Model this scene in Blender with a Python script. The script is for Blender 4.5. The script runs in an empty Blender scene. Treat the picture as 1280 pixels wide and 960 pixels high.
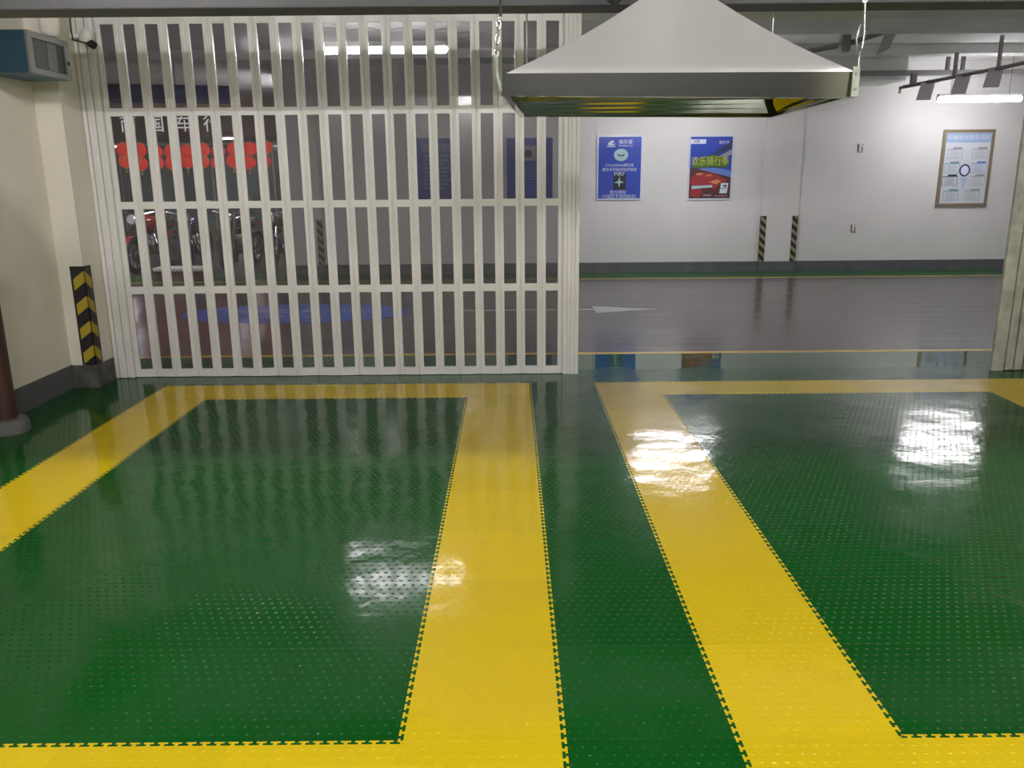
import bpy, bmesh, math, random
from mathutils import Vector, Matrix
S = bpy.context.scene
C = S.collection
PI = math.pi
rnd = random.Random(7)

# ------------------------------------------------------------------ camera, world, exposure
cd = bpy.data.cameras.new('camera'); cam = bpy.data.objects.new('camera', cd); C.objects.link(cam)
cd.sensor_width = 36; cd.lens = 1040/1280*36; cd.clip_end = 100; cd.clip_start = 0.05
cam.matrix_world = Matrix.Translation((0, 0, 1.6)) @ Matrix.Rotation(math.radians(90-14.2), 4, 'X') @ Matrix.Rotation(math.radians(-0.5), 4, 'Z')
S.camera = cam
w = bpy.data.worlds.new('world'); S.world = w; w.use_nodes = True
w.node_tree.nodes['Background'].inputs[0].default_value = (0.8, 0.8, 0.85, 1)
w.node_tree.nodes['Background'].inputs[1].default_value = 0.01
S.view_settings.view_transform = 'Standard'; S.view_settings.look = 'None'
S.view_settings.exposure = 0.0; S.view_settings.gamma = 1; S.view_settings.use_curve_mapping = False
WARM = (1.0, 0.96, 0.95); COOL = (0.97, 0.96, 1.0)
# light powers (watts): front room row over the duct, front room row behind, far room
P_A, P_B, P_FAR, P_SHOP = 24, 12, 24, 50

# ------------------------------------------------------------------ materials
def mat(name, col, rough=0.5, metal=0.0, emit=None, es=0.0, coat=0.0, spec=0.5, noise=0.0, nscale=8.0, bump=0.0, bscale=60.0, rnoise=0.0):
    m = bpy.data.materials.new(name); m.use_nodes = True
    nt = m.node_tree; b = nt.nodes['Principled BSDF']
    b.inputs['Base Color'].default_value = (*col, 1); b.inputs['Roughness'].default_value = rough
    b.inputs['Metallic'].default_value = metal; b.inputs['Coat Weight'].default_value = coat
    b.inputs['Specular IOR Level'].default_value = spec
    if emit: b.inputs['Emission Color'].default_value = (*emit, 1); b.inputs['Emission Strength'].default_value = es
    g = nt.nodes.new('ShaderNodeNewGeometry')
    if noise:
        n = nt.nodes.new('ShaderNodeTexNoise'); n.inputs['Scale'].default_value = nscale; n.inputs['Detail'].default_value = 5
        nt.links.new(g.outputs['Position'], n.inputs['Vector'])
        r = nt.nodes.new('ShaderNodeMapRange'); r.inputs[1].default_value = .3; r.inputs[2].default_value = .7
        r.inputs[3].default_value = 1-noise; r.inputs[4].default_value = 1+noise*.4
        nt.links.new(n.outputs[0], r.inputs[0])
        mx = nt.nodes.new('ShaderNodeVectorMath'); mx.operation = 'SCALE'; mx.inputs[0].default_value = col
        nt.links.new(r.outputs[0], mx.inputs['Scale']); nt.links.new(mx.outputs[0], b.inputs['Base Color'])
        if rnoise:
            r2 = nt.nodes.new('ShaderNodeMapRange'); r2.inputs[1].default_value = .3; r2.inputs[2].default_value = .7
            r2.inputs[3].default_value = rough-rnoise; r2.inputs[4].default_value = rough+rnoise
            nt.links.new(n.outputs[0], r2.inputs[0]); nt.links.new(r2.outputs[0], b.inputs['Roughness'])
    if bump:
        n = nt.nodes.new('ShaderNodeTexNoise'); n.inputs['Scale'].default_value = bscale; n.inputs['Detail'].default_value = 3
        nt.links.new(g.outputs['Position'], n.inputs['Vector'])
        bu = nt.nodes.new('ShaderNodeBump'); bu.inputs['Strength'].default_value = bump; bu.inputs['Distance'].default_value = .01
        nt.links.new(n.outputs[0], bu.inputs['Height']); nt.links.new(bu.outputs[0], b.inputs['Normal'])
    return m

class E:
    """tiny expression helper over math nodes"""
    nt = None
    def __init__(s, o): s.o = o
    @staticmethod
    def f(op, *a):
        n = E.nt.nodes.new('ShaderNodeMath'); n.operation = op
        for i, v in enumerate(a):
            if isinstance(v, E): E.nt.links.new(v.o, n.inputs[i])
            else: n.inputs[i].default_value = v
        return E(n.outputs[0])
    def __add__(s, b): return E.f('ADD', s, b)
    def __sub__(s, b): return E.f('SUBTRACT', s, b)
    def __mul__(s, b): return E.f('MULTIPLY', s, b)
    def __lt__(s, b): return E.f('LESS_THAN', s, b)
    def __gt__(s, b): return E.f('GREATER_THAN', s, b)
    def abs(s): return E.f('ABSOLUTE', s)
    def fr(s): return E.f('FRACT', s)
    def fl(s): return E.f('FLOOR', s)
    def mx(s, b): return E.f('MAXIMUM', s, b)
    def mn(s, b): return E.f('MINIMUM', s, b)

def mat_mats():
    """interlocking coin-dot plastic tiles, green with two yellow parking frames"""
    m = bpy.data.materials.new('interlocking_tiles'); m.use_nodes = True; nt = m.node_tree; E.nt = nt
    b = nt.nodes['Principled BSDF']
    g = nt.nodes.new('ShaderNodeNewGeometry'); sp = nt.nodes.new('ShaderNodeSeparateXYZ')
    nt.links.new(g.outputs['Position'], sp.inputs[0])
    X, Y = E(sp.outputs[0]), E(sp.outputs[1])
    P = .041
    def region(x0, x1, y0, y1, sgn):
        cx, hx, cy, hy = (x0+x1)/2, (x1-x0)/2, (y0+y1)/2, (y1-y0)/2
        ax = (X-cx).abs()-hx; ay = (Y-cy).abs()-hy
        d = ax.mx(ay); vert = ax > ay
        t = Y*vert + X*(E.f('SUBTRACT', 1.0, vert))
        p = ((t*(1/P)).fr()-.5).abs()
        d = d*sgn                                   # >0 on the side that receives green tabs
        stem = (d > 0)*(d < .007)*(p < .15)
        head = (d > .0069)*(d < .016)*(p < .36)
        base = d < 0
        return base.mx(stem).mx(head)               # 1 = green
    def frame(x0, x1, y0, y1, u0, u1, v0, v1):
        inner = region(u0, u1, v0, v1, 1.0)
        outer = region(x0, x1, y0, y1, -1.0)
        return inner.mx(outer)
    gL = frame(-2.735, .150, 1.6, 6.365, -2.262, -.342, 2.098, 5.925)
    gR = frame(.641, 4.03, 1.6, 6.365, 1.135, 3.54, 2.105, 5.955)
    green = gL.mn(gR)
    mix = nt.nodes.new('ShaderNodeMix'); mix.data_type = 'RGBA'
    nt.links.new(green.o, mix.inputs[0])
    mix.inputs[6].default_value = (.72, .53, .010, 1); mix.inputs[7].default_value = (.004, .086, .010, 1)
    # slight batch-to-batch shade of each tile
    T = .49
    tx = ((X-.150)*(1/T)).fl(); ty = ((Y-2.098)*(1/T)).fl()
    wn = nt.nodes.new('ShaderNodeTexWhiteNoise'); wn.noise_dimensions = '2D'
    cb = nt.nodes.new('ShaderNodeCombineXYZ'); nt.links.new(tx.o, cb.inputs[0]); nt.links.new(ty.o, cb.inputs[1]); nt.links.new(cb.outputs[0], wn.inputs['Vector'])
    sc = E(wn.outputs['Value'])*.12 + .94
    vm = nt.nodes.new('ShaderNodeVectorMath'); vm.operation = 'SCALE'; nt.links.new(mix.outputs[2], vm.inputs[0]); nt.links.new(sc.o, vm.inputs['Scale'])
    nt.links.new(vm.outputs[0], b.inputs['Base Color'])
    # studs (staggered), tile seams and a gentle unevenness
    Q = .0352
    row = (Y*(1/(Q*1.0)))
    px = ((X*(1/Q)) + (row.fl()*.5)).fr()-.5; py = row.fr()-.5
    r = E.f('SQRT', (px*px)+(py*py*2.2))
    stud = E.f('SUBTRACT', 1.0, E.f('SMOOTH_MIN', r*5.0, 1.0, .3))
    stud = stud.mx(0.0)
    sx = (((X-.150)*(1/T)).fr()-.5).abs(); sy = (((Y-2.098)*(1/T)).fr()-.5).abs()
    seam = (sx.mx(sy) > .4965)
    n = nt.nodes.new('ShaderNodeTexNoise'); n.inputs['Scale'].default_value = 2.2; n.inputs['Detail'].default_value = 1.5
    nt.links.new(g.outputs['Position'], n.inputs['Vector'])
    n2 = nt.nodes.new('ShaderNodeTexNoise'); n2.inputs['Scale'].default_value = 14; n2.inputs['Detail'].default_value = 1
    nt.links.new(g.outputs['Position'], n2.inputs['Vector'])
    tilt = (((X-.150)*(1/T)).fr()-.5)*((E(wn.outputs['Value'])-.5)*.8) + ((((Y-2.098)*(1/T)).fr()-.5)*((E(wn.outputs['Value'])-.4)*.8))
    h = stud*.0016 + seam*(-.0012) + E(n.outputs[0])*.0085 + E(n2.outputs[0])*.0009 + tilt*.0022
    bu = nt.nodes.new('ShaderNodeBump'); bu.inputs['Strength'].default_value = 1.0; bu.inputs['Distance'].default_value = 1.0
    nt.links.new(h.o, bu.inputs['Height']); nt.links.new(bu.outputs[0], b.inputs['Normal'])
    b.inputs['Roughness'].default_value = .12; b.inputs['Specular IOR Level'].default_value = .25
    return m

def mat_road():
    """glossy grey epoxy driveway with green edges and yellow lines"""
    m = bpy.data.materials.new('epoxy_driveway'); m.use_nodes = True; nt = m.node_tree; E.nt = nt
    b = nt.nodes['Principled BSDF']
    g = nt.nodes.new('ShaderNodeNewGeometry'); sp = nt.nodes.new('ShaderNodeSeparateXYZ')
    nt.links.new(g.outputs['Position'], sp.inputs[0])
    X, Y = E(sp.outputs[0]), E(sp.outputs[1])
    inmall = (X < -3.63)*(Y > 13.78)
    grn = ((Y < 7.42).mx((Y > 12.99)))*(E.f('SUBTRACT', 1.0, inmall))
    yel = (((Y-7.445).abs() < .045).mx((Y-12.95).abs() < .04))
    mp = nt.nodes.new('ShaderNodeMapping'); mp.inputs['Scale'].default_value = (.35, 3.5, 1)
    nt.links.new(g.outputs['Position'], mp.inputs['Vector'])
    n = nt.nodes.new('ShaderNodeTexNoise'); n.inputs['Scale'].default_value = 1.3; n.inputs['Detail'].default_value = 6
    nt.links.new(mp.outputs[0], n.inputs['Vector'])
    cr = nt.nodes.new('ShaderNodeValToRGB'); cr.color_ramp.elements[0].position = .32; cr.color_ramp.elements[0].color = (.062, .053, .052, 1)
    cr.color_ramp.elements[1].position = .7; cr.color_ramp.elements[1].color = (.112, .098, .096, 1)
    nt.links.new(n.outputs[0], cr.inputs[0])
    a = nt.nodes.new('ShaderNodeMix'); a.data_type = 'RGBA'; nt.links.new(grn.o, a.inputs[0]); nt.links.new(cr.outputs[0], a.inputs[6]); a.inputs[7].default_value = (.012, .10, .022, 1)
    c = nt.nodes.new('ShaderNodeMix'); c.data_type = 'RGBA'; nt.links.new(yel.o, c.inputs[0]); nt.links.new(a.outputs[2], c.inputs[6]); c.inputs[7].default_value = (.62, .40, .03, 1)
    nt.links.new(c.outputs[2], b.inputs['Base Color'])
    ro = (E(n.outputs[0])*.28 + .06)*((Y > 7.4)*.85+.15)
    nt.links.new(ro.o, b.inputs['Roughness'])
    bu = nt.nodes.new('ShaderNodeBump'); bu.inputs['Strength'].default_value = .12; bu.inputs['Distance'].default_value = .02
    nt.links.new(n.outputs[0], bu.inputs['Height']); nt.links.new(bu.outputs[0], b.inputs['Normal'])
    b.inputs['Specular IOR Level'].default_value = .5
    return m

def mat_pane():
    m = bpy.data.materials.new('smoked_pane'); m.use_nodes = True; nt = m.node_tree
    for n in list(nt.nodes):
        if n.type != 'OUTPUT_MATERIAL': nt.nodes.remove(n)
    out = [n for n in nt.nodes if n.type == 'OUTPUT_MATERIAL'][0]
    t = nt.nodes.new('ShaderNodeBsdfTransparent'); t.inputs[0].default_value = (.78, .77, .775, 1)
    d = nt.nodes.new('ShaderNodeBsdfDiffuse'); d.inputs[0].default_value = (.30, .28, .27, 1)
    gl = nt.nodes.new('ShaderNodeBsdfGlossy'); gl.inputs['Roughness'].default_value = .12
    m1 = nt.nodes.new('ShaderNodeMixShader'); m1.inputs[0].default_value = .10
    nt.links.new(t.outputs[0], m1.inputs[1]); nt.links.new(d.outputs[0], m1.inputs[2])
    f = nt.nodes.new('ShaderNodeFresnel'); f.inputs[0].default_value = 1.35
    m2 = nt.nodes.new('ShaderNodeMixShader'); nt.links.new(f.outputs[0], m2.inputs[0]); nt.links.new(m1.outputs[0], m2.inputs[1]); nt.links.new(gl.outputs[0], m2.inputs[2])
    nt.links.new(m2.outputs[0], out.inputs[0]); return m

def mat_stripes(name, kind):
    """hazard pattern on corner guards: 'chevron' or 'diagonal' in object space (z up, u = x+y across)"""
    m = bpy.data.materials.new(name); m.use_nodes = True; nt = m.node_tree; E.nt = nt
    b = nt.nodes['Principled BSDF']; tc = nt.nodes.new('ShaderNodeTexCoord'); sp = nt.nodes.new('ShaderNodeSeparateXYZ')
    nt.links.new(tc.outputs['Object'], sp.inputs[0])
    x, y, z = E(sp.outputs[0]), E(sp.outputs[1]), E(sp.outputs[2])
    if kind == 'chevron': u = (x.abs()+y.abs())*1.0; k = z*(1/.19)+u*(.75/.19)+.58
    else: u = x-y; k = z*(1/.135)+u*(.9/.135)
    s = (k.fr() < .45)*((u < .092) if kind == 'chevron' else 1.0)
    mix = nt.nodes.new('ShaderNodeMix'); mix.data_type = 'RGBA'; nt.links.new(s.o, mix.inputs[0])
    mix.inputs[6].default_value = (.012, .011, .012, 1); mix.inputs[7].default_value = (.42, .32, .02, 1) if kind == 'chevron' else (.28, .26, .13, 1)
    nt.links.new(mix.outputs[2], b.inputs['Base Color']); b.inputs['Roughness'].default_value = .5
    return m

M = {}
M['mats'] = mat_mats(); M['road'] = mat_road(); M['pane'] = mat_pane()
M['wall_front'] = mat('cream_plaster', (.80, .76, .655), .75, noise=.12, nscale=1.4, bump=.05, bscale=90)
M['wall_far'] = mat('white_plaster', (.66, .645, .64), .7, noise=.06, nscale=1.1, bump=.04, bscale=70)
M['skirting'] = mat('grey_skirting', (.105, .110, .115), .4, noise=.2, nscale=5)
M['skirting_dirty'] = mat('stained_skirting', (.11, .105, .095), .6, noise=.7, nscale=7, bump=.1)
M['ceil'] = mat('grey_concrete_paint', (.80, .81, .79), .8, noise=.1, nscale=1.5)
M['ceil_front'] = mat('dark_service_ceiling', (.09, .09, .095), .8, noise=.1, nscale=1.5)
M['beam'] = mat('beam_paint', (.74, .75, .73), .8, noise=.1, nscale=2)
M['dark_wall'] = mat('dark_mall_wall', (.10, .10, .11), .6)
M['duct'] = mat('galvanised_duct', (.10, .10, .105), .6, .2, noise=.1, nscale=3)
M['gate'] = mat('cream_pvc', (.78, .765, .73), .30, noise=.05, nscale=5, spec=.5)
M['gate_dirty'] = mat('weathered_pvc', (.47, .465, .385), .4, noise=.35, nscale=9)
M['gap'] = mat('dark_joint', (.10, .10, .09), .8)
M['steel'] = mat('brushed_steel', (.46, .455, .39), .10, 1.0, noise=.08, nscale=3, bump=.006, bscale=5)
M['steel_top'] = mat('sheet_steel_top', (.80, .78, .75), .35, .25, noise=.04, nscale=2)
M['zinc'] = mat('zinc_bracket', (.36, .38, .31), .5, .3, noise=.2, nscale=40)
M['chain'] = mat('chain_zinc', (.42, .43, .40), .35, 1.0)
M['black'] = mat('black_cable', (.012, .012, .013), .45)
M['pipe'] = mat('dark_conduit', (.21, .195, .19), .5)
M['tray'] = mat('grey_cable_tray', (.24, .24, .24), .5)
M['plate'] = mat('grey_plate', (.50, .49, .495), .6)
M['tube'] = mat('lamp_tube', (1, 1, 1), .4, emit=(1, .98, 1), es=105)
M['tube_a'] = mat('lamp_tube_warm', (1, 1, 1), .4, emit=(1, .96, .95), es=20)
M['tube_b'] = mat('lamp_tube_strong', (1, 1, 1), .4, emit=(1, .955, .96), es=725)
M['tube_a4'] = mat('lamp_tube_hall', (1, 1, 1), .4, emit=(.98, .98, 1), es=160)
M['tube_r'] = mat('lamp_tube_wide', (1, 1, 1), .4, emit=(1, .98, 1), es=62)
M['tube_dim'] = mat('lamp_tube_shop', (1, 1, 1), .4, emit=(1, .98, 1), es=20)
M['white'] = mat('white_enamel', (.8, .8, .78), .35)
M['chevron'] = mat_stripes('chevron_guard', 'chevron'); M['diag'] = mat_stripes('diagonal_guard', 'diagonal')
M['blue_box'] = mat('blue_enamel', (.035, .115, .19), .45, noise=.15, nscale=6)
M['box_rim'] = mat('pale_rim', (.30, .32, .31), .4)
M['screen'] = mat('box_window', (.045, .055, .058), .45, noise=.5, nscale=9)
M['brown'] = mat('brown_lacquer', (.045, .018, .012), .4)
M['grey_rubber'] = mat('grey_rubber', (.11, .11, .10), .8)
M['poster_blue'] = mat('poster_blue', (.030, .066, .40), .35)
M['poster_blue2'] = mat('poster_navy', (.03, .045, .30), .35)
M['print_white'] = mat('print_white', (.62, .68, .80), .5)
M['print_pale'] = mat('print_pale', (.36, .52, .56), .5)
M['print_black'] = mat('print_black', (.02, .02, .025), .5)
M['print_navy'] = mat('print_navy', (.035, .04, .12), .5)
M['print_yellow'] = mat('print_yellow', (.50, .52, .08), .5)
M['print_green'] = mat('print_green', (.08, .16, .03), .5)
M['print_red'] = mat('print_red', (.30, .03, .035), .5)
M['print_maroon'] = mat('print_maroon', (.09, .03, .03), .5)
M['print_orange'] = mat('print_orange', (.55, .25, .08), .5)
M['print_sky'] = mat('print_sky', (.12, .22, .55), .5)
M['print_grey'] = mat('print_grey', (.30, .30, .33), .5)
M['print_teal'] = mat('print_teal', (.15, .28, .33), .5)
M['paper'] = mat('chart_paper', (.56, .59, .64), .4)
M['chart_header'] = mat('chart_header', (.30, .40, .62), .5); M['chart_pale'] = mat('chart_pale', (.42, .48, .68), .5)
M['acrylic'] = mat('acrylic_edge', (.62, .66, .80), .2)
M['bronze'] = mat('bronze_frame', (.28, .23, .16), .35, .5)
M['oval'] = mat('oval_blue', (.05, .13, .60), .3)
M['oval_print'] = mat('oval_print', (.45, .50, .78), .35)
M['paint'] = mat('road_paint', (.50, .50, .49), .45)
M['lantern'] = mat('lantern_silk', (.75, .04, .02), .6, emit=(1.0, .055, .03), es=.5)
M['gold'] = mat('gold_trim', (.75, .50, .12), .35, .8)
M['glass_dark'] = mat('shopfront_glass', (.085, .13, .125), .12, noise=.35, nscale=1.2, spec=.8)
M['sign_dark'] = mat('signboard', (.10, .05, .05), .5)
M['glyph'] = mat('sign_letter', (.75, .75, .75), .5, emit=(1, 1, 1), es=.8)
M['tyre'] = mat('tyre_rubber', (.015, .015, .016), .7)
M['chrome'] = mat('chrome', (.85, .85, .85), .12, 1.0)
M['bike_black'] = mat('bike_black', (.018, .017, .02), .2, coat=.6)
M['bike_red'] = mat('bike_red', (.38, .02, .015), .22, coat=.6)
M['bike_maroon'] = mat('bike_maroon', (.12, .02, .02), .25, coat=.6)
M['bike_blue'] = mat('bike_blue', (.03, .03, .10), .25, coat=.6)
M['seat'] = mat('seat_vinyl', (.02, .02, .02), .5)
M['lens'] = mat('headlight_glass', (.9, .9, .9), .08, .6, emit=(1, 1, 1), es=.15)
M['stone'] = mat('marble_top', (.72, .70, .68), .3)
M['terracotta'] = mat('brown_tile', (.14, .075, .055), .5, noise=.3, nscale=12)
M['blue_pipe'] = mat('blue_painted_duct', (.03, .045, .20), .5)

# ------------------------------------------------------------------ mesh helpers
class MB:
    def __init__(s): s.bm = bmesh.new()
    def box(s, x0, x1, y0, y1, z0, z1, bev=0, mtx=None):
        r = bmesh.ops.create_cube(s.bm, size=1)
        vs = r['verts']
        m4 = Matrix.Translation(((x0+x1)/2, (y0+y1)/2, (z0+z1)/2)) @ Matrix.Diagonal((abs(x1-x0), abs(y1-y0), abs(z1-z0), 1))
        if mtx is not None: m4 = mtx @ m4
        bmesh.ops.transform(s.bm, matrix=m4, verts=vs)
        if bev:
            es = {e for v in vs for e in v.link_edges}
            bmesh.ops.bevel(s.bm, geom=list(es), offset=bev, segments=2, affect='EDGES', profile=.6)
        return s
    def cyl(s, a, b, r, r2=None, seg=16, caps=True):
        a, b = Vector(a), Vector(b); d = b-a; L = d.length
        if L < 1e-6: return s
        q = d.to_track_quat('Z', 'Y').to_matrix().to_4x4()
        bmesh.ops.create_cone(s.bm, cap_ends=caps, segments=seg, radius1=r, radius2=r if r2 is None else r2, depth=L,
                              matrix=Matrix.Translation((a+b)/2) @ q)
        return s
    def tube(s, pts, r, seg=8):
        pts = [Vector(p) for p in pts]; rings = []
        for i, p in enumerate(pts):
            t = (pts[min(i+1, len(pts)-1)]-pts[max(i-1, 0)]).normalized()
            up = Vector((0, 0, 1)) if abs(t.z) < .9 else Vector((1, 0, 0))
            n = t.cross(up).normalized(); bn = t.cross(n).normalized()
            rings.append([s.bm.verts.new(p+n*(math.cos(2*PI*k/seg)*r)+bn*(math.sin(2*PI*k/seg)*r)) for k in range(seg)])
        for a, b in zip(rings, rings[1:]):
            for k in range(seg): s.bm.faces.new((a[k], a[(k+1) % seg], b[(k+1) % seg], b[k]))
        s.bm.faces.new(rings[0][::-1]); s.bm.faces.new(rings[-1]); return s
    def lathe(s, prof, seg=20, mtx=None):
        rings = []
        for r, z in prof:
            rings.append([s.bm.verts.new((mtx or Matrix()) @ Vector((max(r, 1e-4)*math.cos(2*PI*k/seg), max(r, 1e-4)*math.sin(2*PI*k/seg), z))) for k in range(seg)])
        for a, b in zip(rings, rings[1:]):
            for k in range(seg): s.bm.faces.new((a[k], a[(k+1) % seg], b[(k+1) % seg], b[k]))
        s.bm.faces.new(rings[0][::-1]); s.bm.faces.new(rings[-1]); return s
    def torus(s, c, axis, R, r, seg=28, sub=10, sx=1.0):
        q = Vector(axis).to_track_quat('Z', 'Y').to_matrix(); c = Vector(c); rings = []
        for i in range(seg):
            a = 2*PI*i/seg; ring = []
            for k in range(sub):
                b = 2*PI*k/sub
                ring.append(s.bm.verts.new(c + q @ Vector(((R+r*math.cos(b))*math.cos(a)*sx, (R+r*math.cos(b))*math.sin(a), r*math.sin(b)))))
            rings.append(ring)
        for i in range(seg):
            a, b = rings[i], rings[(i+1) % seg]
            for k in range(sub): s.bm.faces.new((a[k], b[k], b[(k+1) % sub], a[(k+1) % sub]))
        return s
    def sphere(s, c, r, sc=(1, 1, 1), seg=20):
        bmesh.ops.create_uvsphere(s.bm, u_segments=seg, v_segments=seg//2+2, radius=r, matrix=Matrix.Translation(c) @ Matrix.Diagonal((*sc, 1)))
        return s
    def poly(s, pts, thick=None, nrm=(0, -1, 0)):
        """flat polygon with a small thickness along nrm"""
        t = Vector(nrm)*(thick or 0.0)
        a = [s.bm.verts.new(p) for p in pts]
        if not thick: s.bm.faces.new(a); return s
        b = [s.bm.verts.new(Vector(p)+t) for p in pts]
        s.bm.faces.new(a); s.bm.faces.new(b[::-1])
        n = len(a)
        for i in range(n): s.bm.faces.new((a[i], b[i], b[(i+1) % n], a[(i+1) % n]))
        return s
    def build(s, name, m, parent=None, loc=None, smooth=False, label=None):
        bmesh.ops.recalc_face_normals(s.bm, faces=s.bm.faces)
        me = bpy.data.meshes.new(name); s.bm.to_mesh(me); s.bm.free()
        me.materials.append(m)
        if smooth:
            for p in me.polygons: p.use_smooth = True
            try: me.set_sharp_from_angle(angle=math.radians(40))
            except Exception: pass
        o = bpy.data.objects.new(name, me); C.objects.link(o)
        if parent is not None: o.parent = parent
        if loc is not None: o.location = loc
        if label: o['label'] = label
        return o

def thing(name, label, cat, loc=(0, 0, 0), rz=0.0, group=None):
    o = bpy.data.objects.new(name, None); C.objects.link(o); o.location = loc; o.rotation_euler = (0, 0, rz)
    o['label'] = label; o['category'] = cat
    if group: o['group'] = group
    return o
def tag(o, label, cat, group=None):
    o['label'] = label; o['category'] = cat
    if group: o['group'] = group
    return o
def struct(o): o['kind'] = 'structure'; return o
def copy_tree(o, parent=None):
    c = o.copy(); C.objects.link(c)
    if parent is not None: c.parent = parent
    for ch in list(o.children): copy_tree(ch, c)
    return c
def text(body, m, parent, loc, size, rot=(PI/2, 0, 0), name='lettering', align='CENTER', sx=1.0):
    cu = bpy.data.curves.new(name, 'FONT'); cu.body = body; cu.size = size; cu.align_x = align; cu.align_y = 'CENTER'; cu.extrude = .0015
    cu.materials.append(m); tmp = bpy.data.objects.new(name, cu); me = bpy.data.meshes.new_from_object(tmp)
    bpy.data.objects.remove(tmp); me.name = name
    if not me.materials: me.materials.append(m)
    o = bpy.data.objects.new(name, me); C.objects.link(o); o.parent = parent; o.location = loc; o.rotation_euler = rot; o.scale = (sx, 1, 1)
    return o

# ------------------------------------------------------------------ setting
G = 6.667      # plane of the folding gates
W = 13.78      # far wall
CZ = 3.25      # ceiling
RW = 4.50      # front room right wall
struct(MB().box(-3.6, RW+.1, -6.1, 6.80, -.1, 0).build('floor', M['mats']))
struct(MB().box(-11, 11.1, 6.80, 24.2, -.1, 0).build('floor_driveway', M['road']))
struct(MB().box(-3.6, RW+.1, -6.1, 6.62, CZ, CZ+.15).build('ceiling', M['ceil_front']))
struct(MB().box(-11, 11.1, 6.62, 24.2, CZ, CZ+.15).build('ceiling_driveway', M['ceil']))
# front room walls
struct(MB().box(-3.63, -3.43, -6, 6.33, 0, CZ).build('wall_left', M['wall_front']))
struct(MB().box(-3.63, -3.24, 6.33, 6.60, 0, CZ).build('wall_pillar', M['wall_front']))
struct(MB().box(RW, RW+.2, -6, 6.60, 0, CZ).build('wall_right', M['wall_front']))
struct(MB().box(-3.6, RW, -6.1, -6, 0, CZ).build('wall_back', M['dark_wall']))
struct(MB().box(-11, -3.24, 6.60, 6.80, 0, CZ).build('wall_gate_left', M['wall_front']))
struct(MB().box(4.42, 11, 6.60, 6.80, 0, CZ).build('wall_gate_right', M['wall_far']))
struct(MB().box(-3.24, 4.42, 6.60, 6.74, 2.80, CZ).build('wall_gate_lintel', M['beam']))
# skirting with dirt
sk = MB(); sk.box(-3.432, -3.418, -6, 6.33, 0, .185, .003); struct(sk.build('baseboard_left', M['skirting']))
sk = MB(); sk.box(-3.43, -3.226, 6.316, 6.332, 0, .18, .003); sk.box(-3.242, -3.226, 6.33, 6.60, 0, .18, .003); struct(sk.build('baseboard_pillar', M['skirting_dirty']))
# far room
struct(MB().box(-3.63, 11, W, W+.2, 0, CZ).build('wall_far', M['wall_far']))
struct(MB().box(-3.65, -3.63, W+.0, 24, 0, CZ).build('wall_mall_side', M['dark_wall']))
struct(MB().box(-11.1, -11, 6.7, 24, 0, CZ).build('wall_mall_left', M['dark_wall']))
struct(MB().box(11, 11.1, 6.7, 24, 0, CZ).build('wall_far_right', M['wall_far']))
struct(MB().box(-11, -3.63, 24, 24.2, 0, CZ).build('wall_mall_end', M['dark_wall']))
# two columns standing slightly proud of the far wall
struct(MB().box(4.07, 4.66, W-.035, W, 0, CZ).build('wall_column_right', M['wall_far']))
struct(MB().box(-3.66, -3.07, W-.035, W+.0, 0, CZ).build('wall_column_left', M['wall_far']))
sk = MB()
sk.box(-3.67, -3.06, W-.050, W-.033, 0, .165); sk.box(-3.07, 4.07, W-.016, W+.002, 0, .165); sk.box(4.06, 4.67, W-.050, W-.033, 0, .165)
sk.box(4.66, 11, W-.016, W+.002, 0, .165); struct(sk.build('baseboard_far', M['skirting']))
# ceiling beams of the far room
struct(MB().box(-11, 11, 8.75, 9.72, 3.04, CZ).build('ceiling_beam', M['beam']))
struct(MB().box(-11, 11, 12.05, 12.35, 3.13, CZ).build('ceiling_beam_far', M['beam']))
struct(MB().box(4.6, 5.82, 12.9, W, 2.88, CZ).build('ceiling_drop', M['beam']))

# ------------------------------------------------------------------ lamps
def batten(name_label, x, y, z, L, power, col, tube_m, ang=0.0, hang=True, group=None, size=.05, r=.017):
    t = thing('tube_light', name_label, 'lamp', (x, y, z), ang, group)
    MB().box(-L/2, L/2, -.035, .035, .022, .07, .006).build('housing', M['white'], t)
    for s in (-1, 1): MB().box(s*L/2-.012, s*L/2+.012, -.02, .02, -.022, .03, .003).build('end_cap', M['white'], t)
    MB().cyl((-L/2+.012, 0, 0), (L/2-.012, 0, 0), r, seg=14).build('tube', tube_m, t, smooth=True)
    if hang:
        for s in (-1, 1): MB().cyl((s*L*.35, 0, .07), (s*L*.35, 0, CZ-z), .003, seg=6).build('hanging_wire', M['black'], t)
    ld = bpy.data.lights.new('lamp_light', 'AREA'); ld.shape = 'RECTANGLE'; ld.size = L*.97; ld.size_y = size; ld.energy = power; ld.color = col
    lo = bpy.data.objects.new('lamp_light', ld); C.objects.link(lo); lo.parent = t; lo.location = (0, 0, -.03)
    return t
# front room: two tubes beside the duct, two further back
batten('tube light beside the cream wall pillar, just before the duct', -1.75, 4.22, 2.92, 1.2, P_A, WARM, M['tube_a'])
batten('tube light between the hood and the folded gate stack', 2.9, 4.22, 2.92, 1.2, P_A*.9, WARM, M['tube_a'])
batten('tube light at the back of the room along the cream wall', -1.3, -1.0, 3.04, 1.2, P_B, WARM, M['tube_b'])
batten('tube light at the back of the room on the gate stack side', 3.2, -1.0, 3.04, 1.2, P_B*.8, WARM, M['tube_b'])
batten('rearmost tube light of the service room', .9, -3.4, 3.04, 1.2, P_B*.35, WARM, M['tube_b'])
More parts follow.
